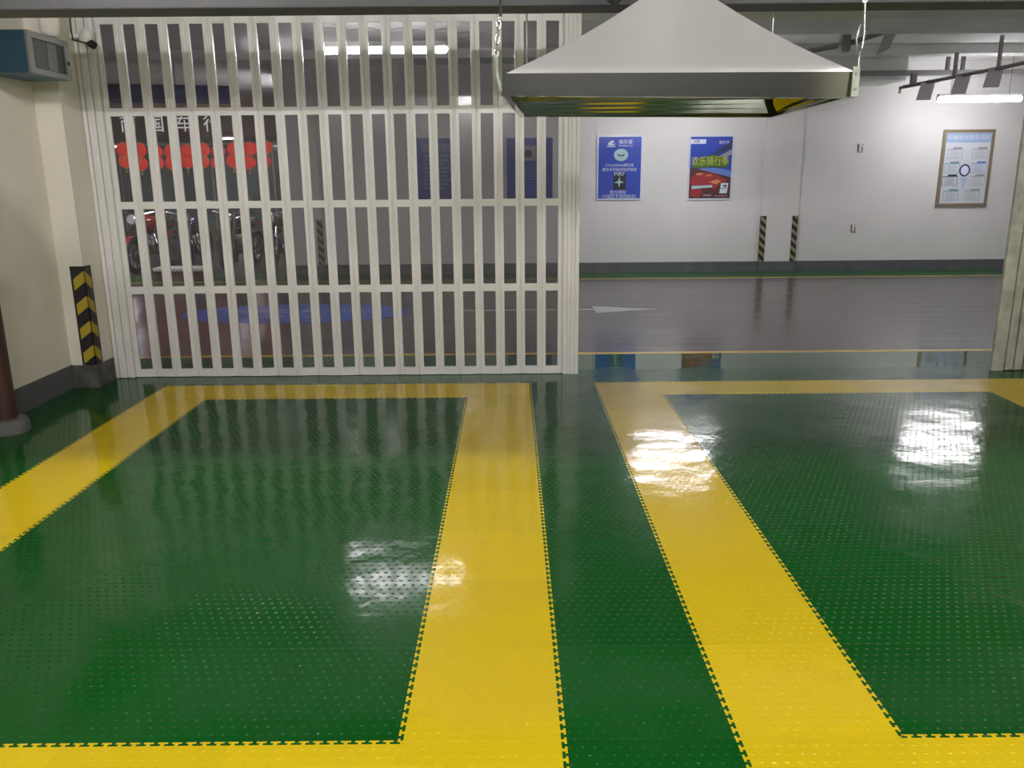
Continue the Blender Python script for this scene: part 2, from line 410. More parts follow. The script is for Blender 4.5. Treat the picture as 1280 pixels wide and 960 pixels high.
# driveway
batten('bright white tube light seen behind the upper panes of the slatted gate', -1.185, 8.4, 2.745, 1.2, P_FAR*.8, COOL, M['tube'], r=.036)
batten('tube light hidden behind the steel hood near the far wall', 2.5, 12.3, 2.68, 1.2, P_FAR*.8, COOL, M['tube'])
batten('bright white tube light on the far wall above the framed chart', 6.76, 12.6, 2.585, 1.2, P_FAR*.45, COOL, M['tube_r'], r=.045)
batten('tube light over the driveway beyond the folded gate stack', 8.3, 9.0, 2.9, 1.2, P_FAR*1.3, COOL, M['tube'])  # added out of view to brighten the driveway ceiling
batten('tube light over the driveway behind the cream pillar wall', -7.7, 12.2, 2.9, 1.2, P_SHOP*3.2, COOL, M['tube'])  # added behind the pillar, unseen, to light the motorcycles
batten('tube light along the side wall of the lantern hall, beside the motorcycles', -3.80, 15.8, 2.95, 2.2, P_SHOP*.8, COOL, M['tube_a4'], ang=PI/2)  # added out of sight behind the far wall, lights the motorcycles from the side
batten('small tube light among the lanterns nearest the gate post', -9.9, 21.5, 2.33, .7, P_SHOP*.8, COOL, M['tube_dim'], hang=True)
batten('short tube light above the middle of the lantern row', -7.08, 22, 2.52, .62, P_SHOP, COOL, M['tube_dim'])

# ------------------------------------------------------------------ square duct across the room
t = thing('ventilation_duct', 'long grey square duct crossing under the ceiling before the gate', 'duct', (0, 0, 0))
MB().box(-3.43, RW, 4.29, 4.50, 2.375, 2.652, .006).build('duct_body', M['duct'], t)
for x in (-2.2, -.3, 1.9, 3.6):
    MB().cyl((x, 4.39, 2.63), (x, 4.39, CZ), .006, seg=8).build('hanger_rod', M['zinc'], t)

# ------------------------------------------------------------------ folding gate
ROWS = [(.068, .687), (.745, 1.354), (1.409, 2.048), (2.106, 2.700)]
PW, X0, NP = .1661, -3.080, 21
gate = thing('folding_gate', 'cream slatted folding gate with smoked panes drawn across the left of the opening', 'gate', (-1.3, G, 0))
def local(x): return x+1.3
def make_panel(sgn):
    """one leaf: frame with four window rows, origin at the hinge side"""
    b = MB(); a = sgn*math.radians(4.5); R = Matrix.Rotation(a, 4, 'Z'); Wp = PW/math.cos(a)
    sw = (Wp-.098)/2; d = .014
    b.box(.0015, sw, -d, d, .004, 2.757, .003, R); b.box(Wp-sw, Wp-.0015, -d, d, .004, 2.757, .003, R)
    zs = [.0]+[v for r in ROWS for v in r]+[2.757]
    for i in range(0, len(zs), 2): b.box(sw-.001, Wp-sw+.001, -d*.93, d*.93, max(zs[i], .004), zs[i+1], 0, R)
    # raised beads along the stiles
    for xx in (sw*.35, Wp-sw*.35): b.cyl(R @ Vector((xx, -d-.001, .01)), R @ Vector((xx, -d-.001, 2.75)), .0035, seg=8)
    p = MB()
    for z0, z1 in ROWS: p.box(sw-.004, Wp-sw+.004, -.002, .002, z0-.004, z1+.004, 0, R)
    return b, p
protos = []
for i in range(NP):
    sgn = 1 if i % 2 == 0 else -1
    x = X0+i*PW; yy = -.0065*sgn
    if i < 2:
        b, p = make_panel(sgn)
        fo = b.build('panel_frame', M['gate'], gate, (local(x), yy, 0)); po = p.build('window_pane', M['pane'], fo)
        protos.append(fo)
    else:
        fo = copy_tree(protos[i % 2]); fo.location = (local(x), yy, 0)
# hinge strips between leaves
hp = None
for i in range(NP+1):
    if hp is None: hp = MB().cyl((0, 0, .006), (0, 0, 2.75), .0075, seg=10).build('hinge_strip', M['gate'], gate, smooth=True); o = hp
    else: o = hp.copy(); C.objects.link(o)
    o.location = (local(X0+i*PW), (-.0065 if i % 2 == 0 else .0065)+.001, 0)
# lead post with grooves and handle
xe = X0+NP*PW
b = MB()
for k in range(4): b.box(xe+.008+k*.0315, xe+.006+(k+1)*.0315, G*0-.024-(k % 2)*.006, .024, .0, 2.765, .003)
b.box(xe+.006, xe+.134, -.016, .02, 0, 2.76)
lead = b.build('lead_post', M['gate'], gate, (1.3, 0, 0))
hb = MB(); hb.box(xe+.112, xe+.132, -.068, -.056, 1.19, 1.32, .005); hb.box(xe+.115, xe+.129, -.058, -.028, 1.20, 1.215); hb.box(xe+.115, xe+.129, -.058, -.028, 1.295, 1.31)
hb.build('pull_handle', M['white'], lead)
# folded leaves kept at the jamb
b = MB()
for k in range(5): b.box(-3.235+k*.031, -3.208+k*.031, -.05+(k % 2)*.012, .03, .004, 2.757, .004)
b.build('folded_leaf_stack', M['gate'], gate, (1.3, 0, 0))
tr = MB(); tr.box(-3.24, 4.42, -.035, .035, 2.765, 2.80, .002); tr.build('top_track', M['beam'], gate, (1.3, 0, 0))

g2 = thing('folded_gate_stack', 'weathered cream gate leaves folded together at the far end of the opening', 'gate', (3.925, G, 0))
b = MB(); b.box(0, .098, -.045, -.012, .0, 2.757, .004); b.build('end_post', M['gate_dirty'], g2)
for k in range(10):
    o = MB().box(.104+k*.038, .136+k*.038, -.052+(k % 2)*.014, .08, .006, 2.757, .005).build('folded_leaf', M['gate_dirty'], g2)
MB().box(.035, .06, -.05, -.043, 1.28, 1.33, .003).build('latch', M['zinc'], g2)

# ------------------------------------------------------------------ exhaust hood
hood = thing('extraction_hood', 'large stainless steel extraction hood hanging on chains from the ceiling', 'hood', (.66, 3.9, 0))
hx, hy = .66, 3.9
top4 = [(-.012, 3.30, 1.963), (1.293, 3.30, 1.958), (1.36, 4.52, 1.963), (.055, 4.52, 1.963)]
bot4 = [(-.030, 3.307, 1.884), (1.302, 3.307, 1.866), (1.385, 4.56, 1.872), (.055, 4.53, 1.884)]
L = lambda p: (p[0]-hx, p[1]-hy, p[2])
nk = [(.60, 3.74), (.80, 3.74), (.80, 3.94), (.60, 3.94)]
nz = 2.33
b = MB()
# pyramid, four faces in slightly dished strips
for i in range(4):
    j = (i+1) % 4
    A, B_ = Vector(L(top4[i])), Vector(L(top4[j])); Cc, D = Vector((nk[j][0]-hx, nk[j][1]-hy, nz)), Vector((nk[i][0]-hx, nk[i][1]-hy, nz))
    n = 8; prev = None
    for k in range(n+1):
        t_ = k/n; dz = -.018*math.sin(PI*t_)
        p = A.lerp(D, t_)+Vector((0, 0, dz)); q = B_.lerp(Cc, t_)+Vector((0, 0, dz))
        cur = (b.bm.verts.new(p), b.bm.verts.new(q))
        if prev: b.bm.faces.new((prev[0], prev[1], cur[1], cur[0]))
        prev = cur
bmesh.ops.remove_doubles(b.bm, verts=b.bm.verts, dist=.0005)
po = b.build('canopy', M['steel_top'], hood, smooth=True)
md = po.modifiers.new('sheet', 'SOLIDIFY'); md.thickness = .003
b = MB()
for i in range(4):
    j = (i+1) % 4
    # skirt in three strips with a little bulge
    rows = []
    for k in range(5):
        t_ = k/4
        rows.append((b.bm.verts.new(Vector(L(top4[i])).lerp(Vector(L(bot4[i])), t_)), b.bm.verts.new(Vector(L(top4[j])).lerp(Vector(L(bot4[j])), t_))))
    for r0, r1 in zip(rows, rows[1:]): b.bm.faces.new((r0[0], r0[1], r1[1], r1[0]))
bmesh.ops.remove_doubles(b.bm, verts=b.bm.verts, dist=.0005)
sk_ = b.build('skirt', M['steel'], hood)
md = sk_.modifiers.new('sheet', 'SOLIDIFY'); md.thickness = .003; md.offset = 0
# inward lip round the mouth
b = MB(); cx, cy = .68, 3.92
ins = []
for p in bot4: ins.append((p[0]+(.028 if p[0] < cx else -.028), p[1]+(.03 if p[1] < cy else -.03), p[2]))
for i in range(4):
    j = (i+1) % 4
    b.poly([L(bot4[i]), L(bot4[j]), L(ins[j]), L(ins[i])], .002, (0, 0, 1))
b.build('rim_lip', M['steel'], hood)
b = MB(); b.cyl((.04, -.06, nz-.03), (.04, -.06, CZ), .102, seg=28); b.cyl((.04, -.06, nz-.04), (.04, -.06, nz+.02), .112, seg=28)
b.build('exhaust_pipe', M['steel_top'], hood, smooth=True)
def corner_bracket(x, y, z0, z1, s):
    bb = MB(); bb.box(x-.014, x+.014, y-.008, y-.003, z0, z1, .002)
    o = bb.build('corner_bracket', M['zinc'], hood)
    for zz in (.25, .75): MB().cyl((x, y-.008, z0+(z1-z0)*zz), (x, y-.013, z0+(z1-z0)*zz), .005, seg=10).build('bolt', M['tray'], o)
corner_bracket(1.292-hx, 3.29-hy, 1.868, 1.975, 1)
def chain(pts_top, pts_bot, n, long_link, label_part='hanging_chain'):
    a, c = Vector(pts_top), Vector(pts_bot); bb = MB(); d = (c-a)
    for k in range(n):
        p = a+d*((k+.5)/n); h = d.length/n
        ax = (1, .15, 0) if k % 2 else (.15, 1, 0)
        m0 = len(bb.bm.verts)
        bb.torus((0, 0, 0), (0, 0, 1), h*.30, .0032, 14, 6, 1.0)
        bb.bm.verts.ensure_lookup_table(); vs = bb.bm.verts[m0:]
        mt = Matrix.Translation(p) @ Matrix.Rotation(PI/2*(k % 2), 4, 'Z') @ Matrix.Diagonal((1, 1, 1.9, 1)) @ Matrix.Rotation(PI/2, 4, 'X')
        bmesh.ops.transform(bb.bm, matrix=mt, verts=vs)
    return bb.build(label_part, M['chain'], hood, smooth=True)
# right front: chain, long shackle, eye
chain((1.306-hx, 3.30-hy, 2.36), (1.306-hx, 3.30-hy, 2.20), 5, 0)
chain((1.306-hx, 3.30-hy, CZ), (1.306-hx, 3.30-hy, 2.36), 26, 0)
b = MB(); b.tube([(1.316-hx, 3.30-hy, 2.13), (1.298-hx, 3.30-hy, 2.12), (1.288-hx, 3.30-hy, 2.07), (1.296-hx, 3.30-hy, 2.03), (1.304-hx, 3.30-hy, 2.02), (1.312-hx, 3.30-hy, 2.04), (1.316-hx, 3.30-hy, 2.09), (1.312-hx, 3.30-hy, 2.14), (1.308-hx, 3.30-hy, 2.20)], .0035)
b.tube([(1.304-hx, 3.30-hy, 2.02), (1.304-hx, 3.298-hy, 1.97)], .003)
b.build('shackle', M['chain'], hood, smooth=True)
# left front: rope, hook, chain
MB().tube([(-.030-hx, 3.30-hy, CZ), (-.030-hx, 3.30-hy, 2.16)], .005).build('hanging_rope', M['black'], hood)
b = MB(); b.tube([(-.034-hx, 3.30-hy, 2.16), (-.044-hx, 3.30-hy, 2.145), (-.03-hx, 3.30-hy, 2.13), (-.03-hx, 3.30-hy, 2.15)], .004)
b.build('hook', M['chain'], hood, smooth=True)
chain((-.036-hx, 3.30-hy, 2.145), (-.050-hx, 3.30-hy, 2.02), 5, 0)
MB().tube([(-.050-hx, 3.30-hy, 2.03), (-.046-hx, 3.298-hy, 1.96), (-.032-hx, 3.296-hy, 1.90)], .007).build('hook_bar', M['zinc'], hood)
for x, y in ((1.33, 4.50), (.09, 4.50)):
    MB().tube([(x-hx, y-hy, CZ), (x-hx, y-hy, 1.97)], .0045).build('hanging_rod', M['chain'], hood)
# cables beside the neck
for k, (dx, dz) in enumerate(((0, 0), (.02, -.012), (.045, .01))):
    pts = [(.34+dx*.5+u*.20, 3.74+.01*k, 2.55-.28*math.sin(PI*min(1, u*1.05))**.7+dz+.05*u) for u in [i/14 for i in range(15)]]
    pts = [(pts[0][0], pts[0][1], CZ)]+pts
    tag(MB().tube(pts, .006+.001*k, 7).build('power_cable', M['black'], smooth=True), ['black cable forming the lowest loop', 'black cable forming the inner loop', 'black cable forming the outer loop'][k]+' of the bundle beside the hood neck', 'cable', 'black cables beside the hood neck')

# ------------------------------------------------------------------ left wall objects
def guard(label, loc, h, w_, mat_, side):
    """L-shaped corner guard; arms along -x and +y (side=1) or +x and +y (side=-1)"""
    t_ = .008
    b = MB(); b.box(-w_ if side > 0 else -t_, t_ if side > 0 else w_, -t_, 0, 0, h, .002)
    b.box(0 if side > 0 else -t_, t_ if side > 0 else 0, -t_, w_, 0, h, .002)
    o = b.build('corner_guard', mat_, None, loc); tag(o, label, 'guard'); return o
guard('black and yellow chevron corner guard on the cream pillar beside the gate', (-3.24, 6.33, .182), .765, .10, M['chevron'], 1)
guard('black and yellow striped guard on the far column edge closest to the posters', (4.07, W-.035, .167), .73, .085, M['diag'], -1)
guard('black and yellow striped guard on the column edge facing the framed chart', (4.66, W-.035, .167), .73, .085, M['diag'], 1)
guard('black and yellow striped guard on the far column seen through the gate panes', (-3.07, W-.035, .167), .73, .085, M['diag'], 1)

t = thing('display_box', 'blue wall box with pale framed dark window high on the cream wall', 'wall box', (-3.265, 6.0, 2.262))
MB().box(-.165, .150, -.262, .262, 0, .262, .008).build('body', M['blue_box'], t)
b = MB(); fx = .150
for (y0, y1, z0, z1) in ((-.262, .262, .0, .035), (-.262, .262, .222, .262), (-.262, -.205, .03, .23), (.20, .262, .03, .23)): b.box(fx, fx+.016, y0, y1, z0, z1, .002)
b.build('window_frame', M['box_rim'], t)
MB().box(fx-.002, fx+.005, -.21, .205, .03, .228).build('window_pane', M['screen'], t)
b = MB(); b.box(fx+.004, fx+.008, -.02, .10, .04, .215); b.build('inner_panel', M['tray'], t)
MB().box(fx+.016, fx+.024, .222, .236, .10, .125, .002).build('catch', M['black'], t)

t = thing('post', 'dark brown round post on a grey foot beside the cream wall', 'post', (-3.285, 5.19, 0))
MB().lathe([(.13, 0), (.13, .06), (.115, .085), (.10, .09)], 28).build('foot', M['grey_rubber'], t, smooth=True)
MB().cyl((-.005, 0, .085), (-.005, 0, 1.02), .072, seg=28).build('shaft', M['brown'], t, smooth=True)
MB().lathe([(.078, 1.01), (.078, 1.03), (.05, 1.055), (.01, 1.06)], 28, Matrix.Translation((-.005, 0, 0))).build('cap', M['brown'], t, smooth=True)

t = thing('security_sensor', 'small rounded pale sensor on the jamb at the top of the gate', 'sensor', (-3.10, 6.55, 2.60))
MB().lathe([(.0, -.055), (.035, -.05), (.05, -.02), (.05, .03), (.035, .055), (.0, .06)], 20, Matrix.Rotation(math.radians(28), 4, 'Y')).build('shell', M['gate'], t, smooth=True)
MB().cyl((.0, 0, -.03), (.055, -.01, -.065), .028, seg=18).build('lens', M['black'], t, smooth=True)
MB().box(-.12, -.03, -.015, .02, -.01, .02, .004).build('bracket', M['white'], t)
t = thing('wall_cover', 'rounded cream junction cover above the blue wall box', 'cover', (-3.20, 6.24, 2.55))
MB().lathe([(.0, 0), (.04, .005), (.062, .03), (.068, .10), (.068, .20)], 20).build('shell', M['wall_front'], t, smooth=True)
MB().box(-.05, .0, -.03, .03, .12, .18, .004).build('back_plate', M['wall_front'], t)
tag(MB().tube([(-3.05, 6.24, CZ), (-3.05, 6.24, 2.70), (-3.055, 6.24, 2.60), (-3.06, 6.26, 2.535), (-3.0, 6.4, 2.525), (-3.03, 6.52, 2.53), (-3.08, 6.54, 2.56)], .006).build('sensor_cable', M['black'], smooth=True),
    'thin dark cable running down past the cream cover to the gate sensor', 'cable')

# ------------------------------------------------------------------ floor graphics
b = MB(); b.box(-.62, 1.0, 9.915, 9.985, 0, .003); b.poly([(1.0, 9.68, .001), (1.74, 9.93, .001), (1.0, 10.2, .001)], .002, (0, 0, 1))
tag(b.build('floor_arrow', M['paint']), 'grey white direction arrow painted across the driveway', 'road marking')
t = thing('floor_decal', 'large blue oval sticker with pale lettering on the driveway behind the gate', 'decal', (-2.58, 9.88, 0))
b = MB(); b.poly([(1.36*math.cos(a), .70*math.sin(a), .001) for a in [2*PI*k/64 for k in range(64)]], .003, (0, 0, 1)); b.build('sheet', M['oval'], t)
text('车辆服务中心', M['oval_print'], t, (0, .10, .0055), .30, (0, 0, 0))
text('SERVICE', M['oval_print'], t, (0, -.28, .0055), .22, (0, 0, 0))

# ------------------------------------------------------------------ posters
def board(name, label, cat, x0, x1, z0, z1, face, rim, rw=.022, th=.012, wallp=W, rimname='edge_strip'):
    t = thing(name, label, cat, ((x0+x1)/2, wallp-.004, (z0+z1)/2)); w2, h2 = (x1-x0)/2, (z1-z0)/2
    MB().box(-w2+rw*.5, w2-rw*.5, -th, -.001, -h2+rw*.5, h2-rw*.5).build('sheet', face, t)
    b = MB(); d = th+.006
    b.box(-w2, w2, -d, 0, -h2, -h2+rw); b.box(-w2, w2, -d, 0, h2-rw, h2); b.box(-w2, -w2+rw, -d, 0, -h2+rw, h2-rw); b.box(w2-rw, w2, -d, 0, -h2+rw, h2-rw)
    b.build(rimname, rim, t); return t, w2, h2, -th
def shape(t, name, m, y, polys):
    b = MB()
    for P_ in polys: b.poly([(p[0], y, p[1]) for p in P_], .002)
    return b.build(name, m, t)
def rc(x0, x1, z0, z1): return [(x0, z0), (x1, z0), (x1, z1), (x0, z1)]
def ell(cx, cz, rx, rz, n=20): return [(cx+rx*math.cos(2*PI*k/n), cz+rz*math.sin(2*PI*k/n)) for k in range(n)]
# blue dealer poster
t, w2, h2, y = board('poster', 'bright blue wall poster with white lettering reading MRF and a round pale emblem', 'poster', 1.39, 2.115, 1.172, 2.172, M['poster_blue'], M['acrylic'])
shape(t, 'logo', M['print_white'], y, [[(-.20, .36), (-.17, .40), (-.12, .425), (-.09, .40), (-.12, .385), (-.15, .375), (-.09, .37), (-.07, .375), (-.09, .355), (-.16, .35)], rc(-.205, -.075, .325, .338)])
text('骑乐客', M['print_white'], t, (.09, y-.002, .395), .075)
text('MOTORCYCLE', M['print_white'], t, (.09, y-.002, .338), .034)
em = shape(t, 'emblem', M['print_pale'], y, [ell(.02, .20, .115, .095)])
shape(em, 'emblem_mark', M['print_navy'], y-.002, [[(-.05, .215), (.02, .195), (.09, .215), (.05, .175), (.02, .185), (-.01, .175)]])
text('CYCLEMAN摩托车', M['print_white'], t, (0, y-.002, .038), .056)
text('摩托车轮胎授权经销店', M['print_white'], t, (0, y-.002, -.03), .056)
text('MRF', M['print_white'], t, (0, y-.006, -.098), .085, sx=1.1)
b = shape(t, 'tyre_picture', M['print_black'], y, [rc(-.095, .105, -.34, -.075)])
shape(b, 'tyre_star', M['print_pale'], y-.002, [[(0, -.13), (.015, -.20), (.08, -.225), (.015, -.24), (0, -.31), (-.02, -.24), (-.08, -.23), (-.015, -.20)]])
text('官方授权', M['print_white'], t, (-.02, y-.002, -.385), .066)
text('（中国区专营授权店）', M['print_white'], t, (0, y-.002, -.45), .064)
# colourful motorcycle poster
t, w2, h2, y = board('poster', 'colourful wall poster of a red motorcycle under yellow green lettering', 'poster', 2.855, 3.565, 1.162, 2.162, M['poster_blue'], M['acrylic'])
shape(t, 'sky_band', M['print_navy'], y, [[(-.05, .14), (.34, .30), (.34, .44), (.20, .34), (.05, .23)]])
shape(t, 'light_beam', M['print_grey'], y, [[(.08, .15), (.34, .29), (.34, .22), (.22, .14)]])
shape(t, 'ground', M['print_maroon'], y, [[(-.34, -.48), (.34, -.48), (.34, -.14), (.0, -.02), (-.34, .0)]])
shape(t, 'hill', M['print_sky'], y-.001, [[(-.20, -.02), (.0, .02), (.34, -.05), (.34, -.15), (.10, -.09)]])
shape(t, 'logo_plate', M['print_white'], y, [rc(-.33, -.09, .37, .44)])
text('品牌', M['print_navy'], t, (-.24, y-.003, .405), .05)
text('摩托节', M['print_white'], t, (.20, y-.003, .385), .055)
text('欢乐骑行季', M['print_yellow'], t, (-.01, y-.003, .095), .150, sx=.80)
shape(t, 'letter_shadow', M['print_green'], y-.001, [[(-.29, .0), (.26, .0), (.29, .10), (.20, .17), (.02, .20), (-.18, .15), (-.30, .05)]])
bk = shape(t, 'motorcycle_picture', M['print_red'], y-.002, [[(-.32, -.16), (-.18, -.07), (.06, -.08), (.20, -.16), (.28, -.2), (.16, -.25), (.1, -.33), (-.2, -.28), (-.33, -.25)], ell(-.22, -.38, .10, .08)])
shape(bk, 'motorcycle_highlight', M['print_orange'], y-.004, [[(-.24, -.09), (-.16, -.075), (-.10, -.10), (-.20, -.115)], [(-.10, -.13), (.0, -.10), (.04, -.13)], [(-.02, -.22), (.12, -.18), (.18, -.21), (.1, -.26)]])
shape(t, 'date_bar', M['print_pale'], y-.003, [[(-.29, -.28), (.04, -.27), (.04, -.305), (-.29, -.33)]])
lg = shape(t, 'info_card', M['print_white'], y-.003, [[(.16, -.40), (.28, -.40), (.30, -.24), (.18, -.24)]])
shape(lg, 'info_mark', M['print_black'], y-.005, [rc(.22, .27, -.30, -.27), rc(.17, .28, -.325, -.317)])
shape(t, 'caption_line', M['print_grey'], y-.003, [rc(-.10, .03, -.44, -.42), rc(.08, .28, -.445, -.435)])
# navy posters seen through the panes
t, w2, h2, y = board('poster', 'dark blue notice poster behind the gate panes, further along the wall from the gate post', 'poster', -1.50, -.785, 1.165, 2.170, M['poster_blue2'], M['acrylic'], rw=.014)
text('服务项目', M['print_grey'], t, (0, y-.002, .33), .13)
for k in range(9): shape(t, 'text_line', M['print_teal'], y, [rc(-.24, .20-.05*(k % 3), .20-k*.062, .222-k*.062)])
t, w2, h2, y = board('poster', 'dark blue poster with a white square picture behind the gate panes beside the gate post', 'poster', -.072, .695, 1.165, 2.160, M['poster_blue2'], M['acrylic'], rw=.016)
q = shape(t, 'picture', M['print_grey'], y, [rc(-.15, .10, .13, .36)]); shape(q, 'picture_disc', M['print_black'], y-.002, [ell(-.02, .24, .06, .06)])
for k in range(11): shape(t, 'text_line', M['print_sky'], y, [rc(-.22, .18, .06-k*.045, .072-k*.045)])
# framed chart
t, w2, h2, y = board('framed_chart', 'bronze framed pale blue chart of text boxes around a purple ring', 'framed chart', 6.885, 7.705, 1.02, 2.215, M['paper'], M['bronze'], rw=.05, th=.02, rimname='frame')
shape(t, 'header_band', M['chart_header'], y, [[(-.355, .40), (.355, .40), (.355, .545), (-.355, .545)]])
text('车辆维修服务流程', M['paper'], t, (0, y-.003, .47), .085)
for i, (cx, cz, mm) in enumerate(((-.20, .22, 'print_grey'), (.20, .22, 'print_grey'), (-.22, .0, 'print_teal'), (.21, .0, 'print_sky'), (-.23, -.20, 'print_black'), (.21, -.20, 'print_grey'), (-.19, -.43, 'print_teal'), (.16, -.43, 'print_grey'))):
    w_ = .12; h_ = .07
    P_ = [rc(cx-w_, cx+w_, cz-h_, cz-h_+.007), rc(cx-w_, cx+w_, cz+h_, cz+h_+.012), rc(cx-w_, cx-w_+.006, cz-h_, cz+h_), rc(cx+w_-.006, cx+w_, cz-h_, cz+h_)]
    P_ += [rc(cx-w_*.7, cx+w_*(.7-.2*(k % 2)), cz-.045+k*.03, cz-.037+k*.03) for k in range(4)]
    P_ += [rc(cx-w_*.3, cx+w_*.9, cz+h_+.012, cz+h_+.038)]
    shape(t, 'text_box', M[mm], y, P_)
rg = shape(t, 'ring', M['print_navy'], y-.002, [ell(-.01, -.03, .088, .098)]); shape(rg, 'ring_centre', M['print_white'], y-.004, [ell(-.01, -.03, .062, .072)])
shape(t, 'pointer', M['chart_pale'], y-.001, [[(-.07, -.14), (.06, -.14), (.0, -.33)]])
# wall fittings on the far wall
for zc, lab in ((1.947, 'small white wall plate with dark marks high on the far wall'), (.69, 'small white wall plate with dark screw holes low on the far wall')):
    t = thing('wall_plate', lab, 'wall plate', (5.60, W, zc))
    MB().box(-.045, .045, -.012, 0, -.07, .07, .004).build('plate', M['wall_far'], t)
    b = MB(); b.box(-.050, -.034, -.014, -.011, -.05, .055); b.box(.008, .022, -.014, -.011, -.06, .02); b.cyl((.02, -.011, .05), (.02, -.016, .05), .008, seg=10); b.cyl((-.02, -.011, -.06), (-.02, -.016, -.06), .007, seg=10)
    b.build('slot', M['black'], t)

# ------------------------------------------------------------------ ceiling services of the far room
t = thing('cable_tray', 'straight dark cable tray running along the top of the far wall', 'cable tray', (6, 12.9, 0))
MB().box(-.9, 5, -.10, .10, 2.935, 3.005, .004).build('tray', M['tray'], t)
for x in (.40, .62, 2.0, 3.2):
    MB().box(x-.025, x+.025, -.02, .02, 3.005, CZ).build('hanger', M['tray'], t)
    MB().box(x-.13, x+.13, -.05, .05, CZ-.03, CZ).build('hanger_foot', M['tray'], t)
t = thing('sloping_pipe', 'dark pipe sloping up across the far room past the white wall', 'pipe', (0, 0, 0))
MB().tube([(5.76, 12.95, 2.70), (5.76, 12.95, 2.775), (5.80, 12.93, 2.785), (6.32, 11.3, 2.86), (6.62, 9.4, 2.93)], .027, 10).build('pipe_run', M['pipe'], t, smooth=True)
MB().box(5.80, 5.87, 12.68, 12.75, 2.80, 2.95).build('hanger', M['pipe'], t)
MB().box(6.06, 6.10, 12.02, 12.06, 2.83, 3.14).build('hanger', M['pipe'], t)
MB().box(6.28, 6.315, 11.35, 11.39, 2.86, CZ).build('hanger', M['pipe'], t)
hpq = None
for i, (x, y, z) in enumerate(((5.93, 12.5, 2.565), (6.11, 11.9, 2.59), (6.27, 11.4, 2.63), (6.43, 10.7, 2.70))):  # shadows of the hangers on the far wall, built as thin grey sheets
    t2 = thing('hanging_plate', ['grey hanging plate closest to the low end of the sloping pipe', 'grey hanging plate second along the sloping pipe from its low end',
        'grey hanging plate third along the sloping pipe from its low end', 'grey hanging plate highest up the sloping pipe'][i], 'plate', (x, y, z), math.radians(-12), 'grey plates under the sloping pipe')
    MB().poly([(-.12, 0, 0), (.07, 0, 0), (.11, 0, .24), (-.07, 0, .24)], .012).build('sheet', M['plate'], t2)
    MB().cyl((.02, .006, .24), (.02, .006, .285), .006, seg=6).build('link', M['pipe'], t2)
t = thing('diagonal_pipe', 'dark pipe bracketed diagonally under the far ceiling above the hood corner', 'pipe', (0, 0, 0))
MB().tube([(3.45, 10.6, 2.96), (3.95, 10.3, 3.03), (4.32, 9.9, 3.14), (4.35, 9.86, 3.24)], .03, 10).build('pipe_run', M['tray'], t, smooth=True)
MB().box(3.82, 3.92, 10.2, 10.3, 2.93, CZ).build('hanger', M['tray'], t)
t = thing('hanging_bracket', 'grey angled metal bracket hanging beside the diagonal ceiling pipe', 'bracket', (4.30, 10.1, 2.86))
MB().poly([(-.13, 0, 0), (.02, 0, .08), (.10, 0, .30), (-.03, 0, .28)], .012).build('sheet', M['plate'], t)
MB().box(.0, .02, 0, .02, .28, CZ-2.86).build('link', M['tray'], t)
# wavy white cable by the lamp
pts = [(-1.75+i*.05, 8.25, 2.905+.012*math.sin(i*.9)-.00004*i*i) for i in range(34)]
tag(MB().tube([(-1.75, 8.25, CZ)]+pts+[(-.1, 8.25, CZ)], .007, 6).build('lamp_cable', M['white'], smooth=True), 'thin white cable sagging in waves above the lamp behind the gate', 'cable')
t = thing('ceiling_pipe', 'dark blue pipe under the ceiling behind the upper panes near the pillar', 'pipe', (0, 0, 0))
MB().cyl((-6.5, 11, 2.66), (-3.4, 11, 2.58), .11, seg=20).build('pipe_run', M['blue_pipe'], t, smooth=True)
for x in (-5.8, -4.2): MB().box(x-.02, x+.02, 10.97, 11.03, 2.72, CZ).build('hanger', M['tray'], t)

# ------------------------------------------------------------------ mall area beyond: shopfront, lanterns
t = thing('shopfront', 'dark glass shopfront with thin mullions at the end of the lantern hall', 'shopfront', (-7.4, 23.9, 0))
for k in range(8):
    MB().box(-3.4+k*.85, -2.58+k*.85, -.02, .02, .12, 2.42).build('glass_panel', M['glass_dark'], t)
    MB().box(-3.44+k*.85, -3.39+k*.85, -.05, .03, 0, 2.45).build('mullion', M['tray'], t)
MB().box(-3.45, 3.5, -.05, .03, 0, .12).build('plinth', M['terracotta'], t)
MB().box(-3.45, 3.5, -.06, .03, 2.42, 2.50).build('transom', M['plate'], t)
t = thing('shop_sign', 'dark brown shop signboard with white characters above the lanterns', 'sign', (-8.6, 23.2, 2.93))
MB().box(-2.1, 2.6, -.03, .03, -.30, .28, .01).build('board', M['sign_dark'], t)
for k, ch in enumerate('南国车行'):
    text(ch, M['glyph'], t, (-1.55+k*.74, -.035, .0), .46)
lan = None; LX = []
ORD = ['first', 'second', 'third', 'fourth', 'fifth', 'sixth', 'seventh', 'eighth', 'ninth', 'tenth', 'eleventh', 'twelfth', 'thirteenth']
for k in range(11):
    LX.append((-9.30+k*.365, 2.20+rnd.uniform(-.05, .04), rnd.uniform(-.02, .02), 'red lantern in the upper row before the shopfront, %s from the gate post' % ORD[k]))
for k in range(10):
    LX.append((-9.12+k*.365, 1.93+rnd.uniform(-.04, .04), .45+rnd.uniform(-.02, .02), 'red lantern in the lower row before the shopfront, %s from the gate post' % ORD[k]))
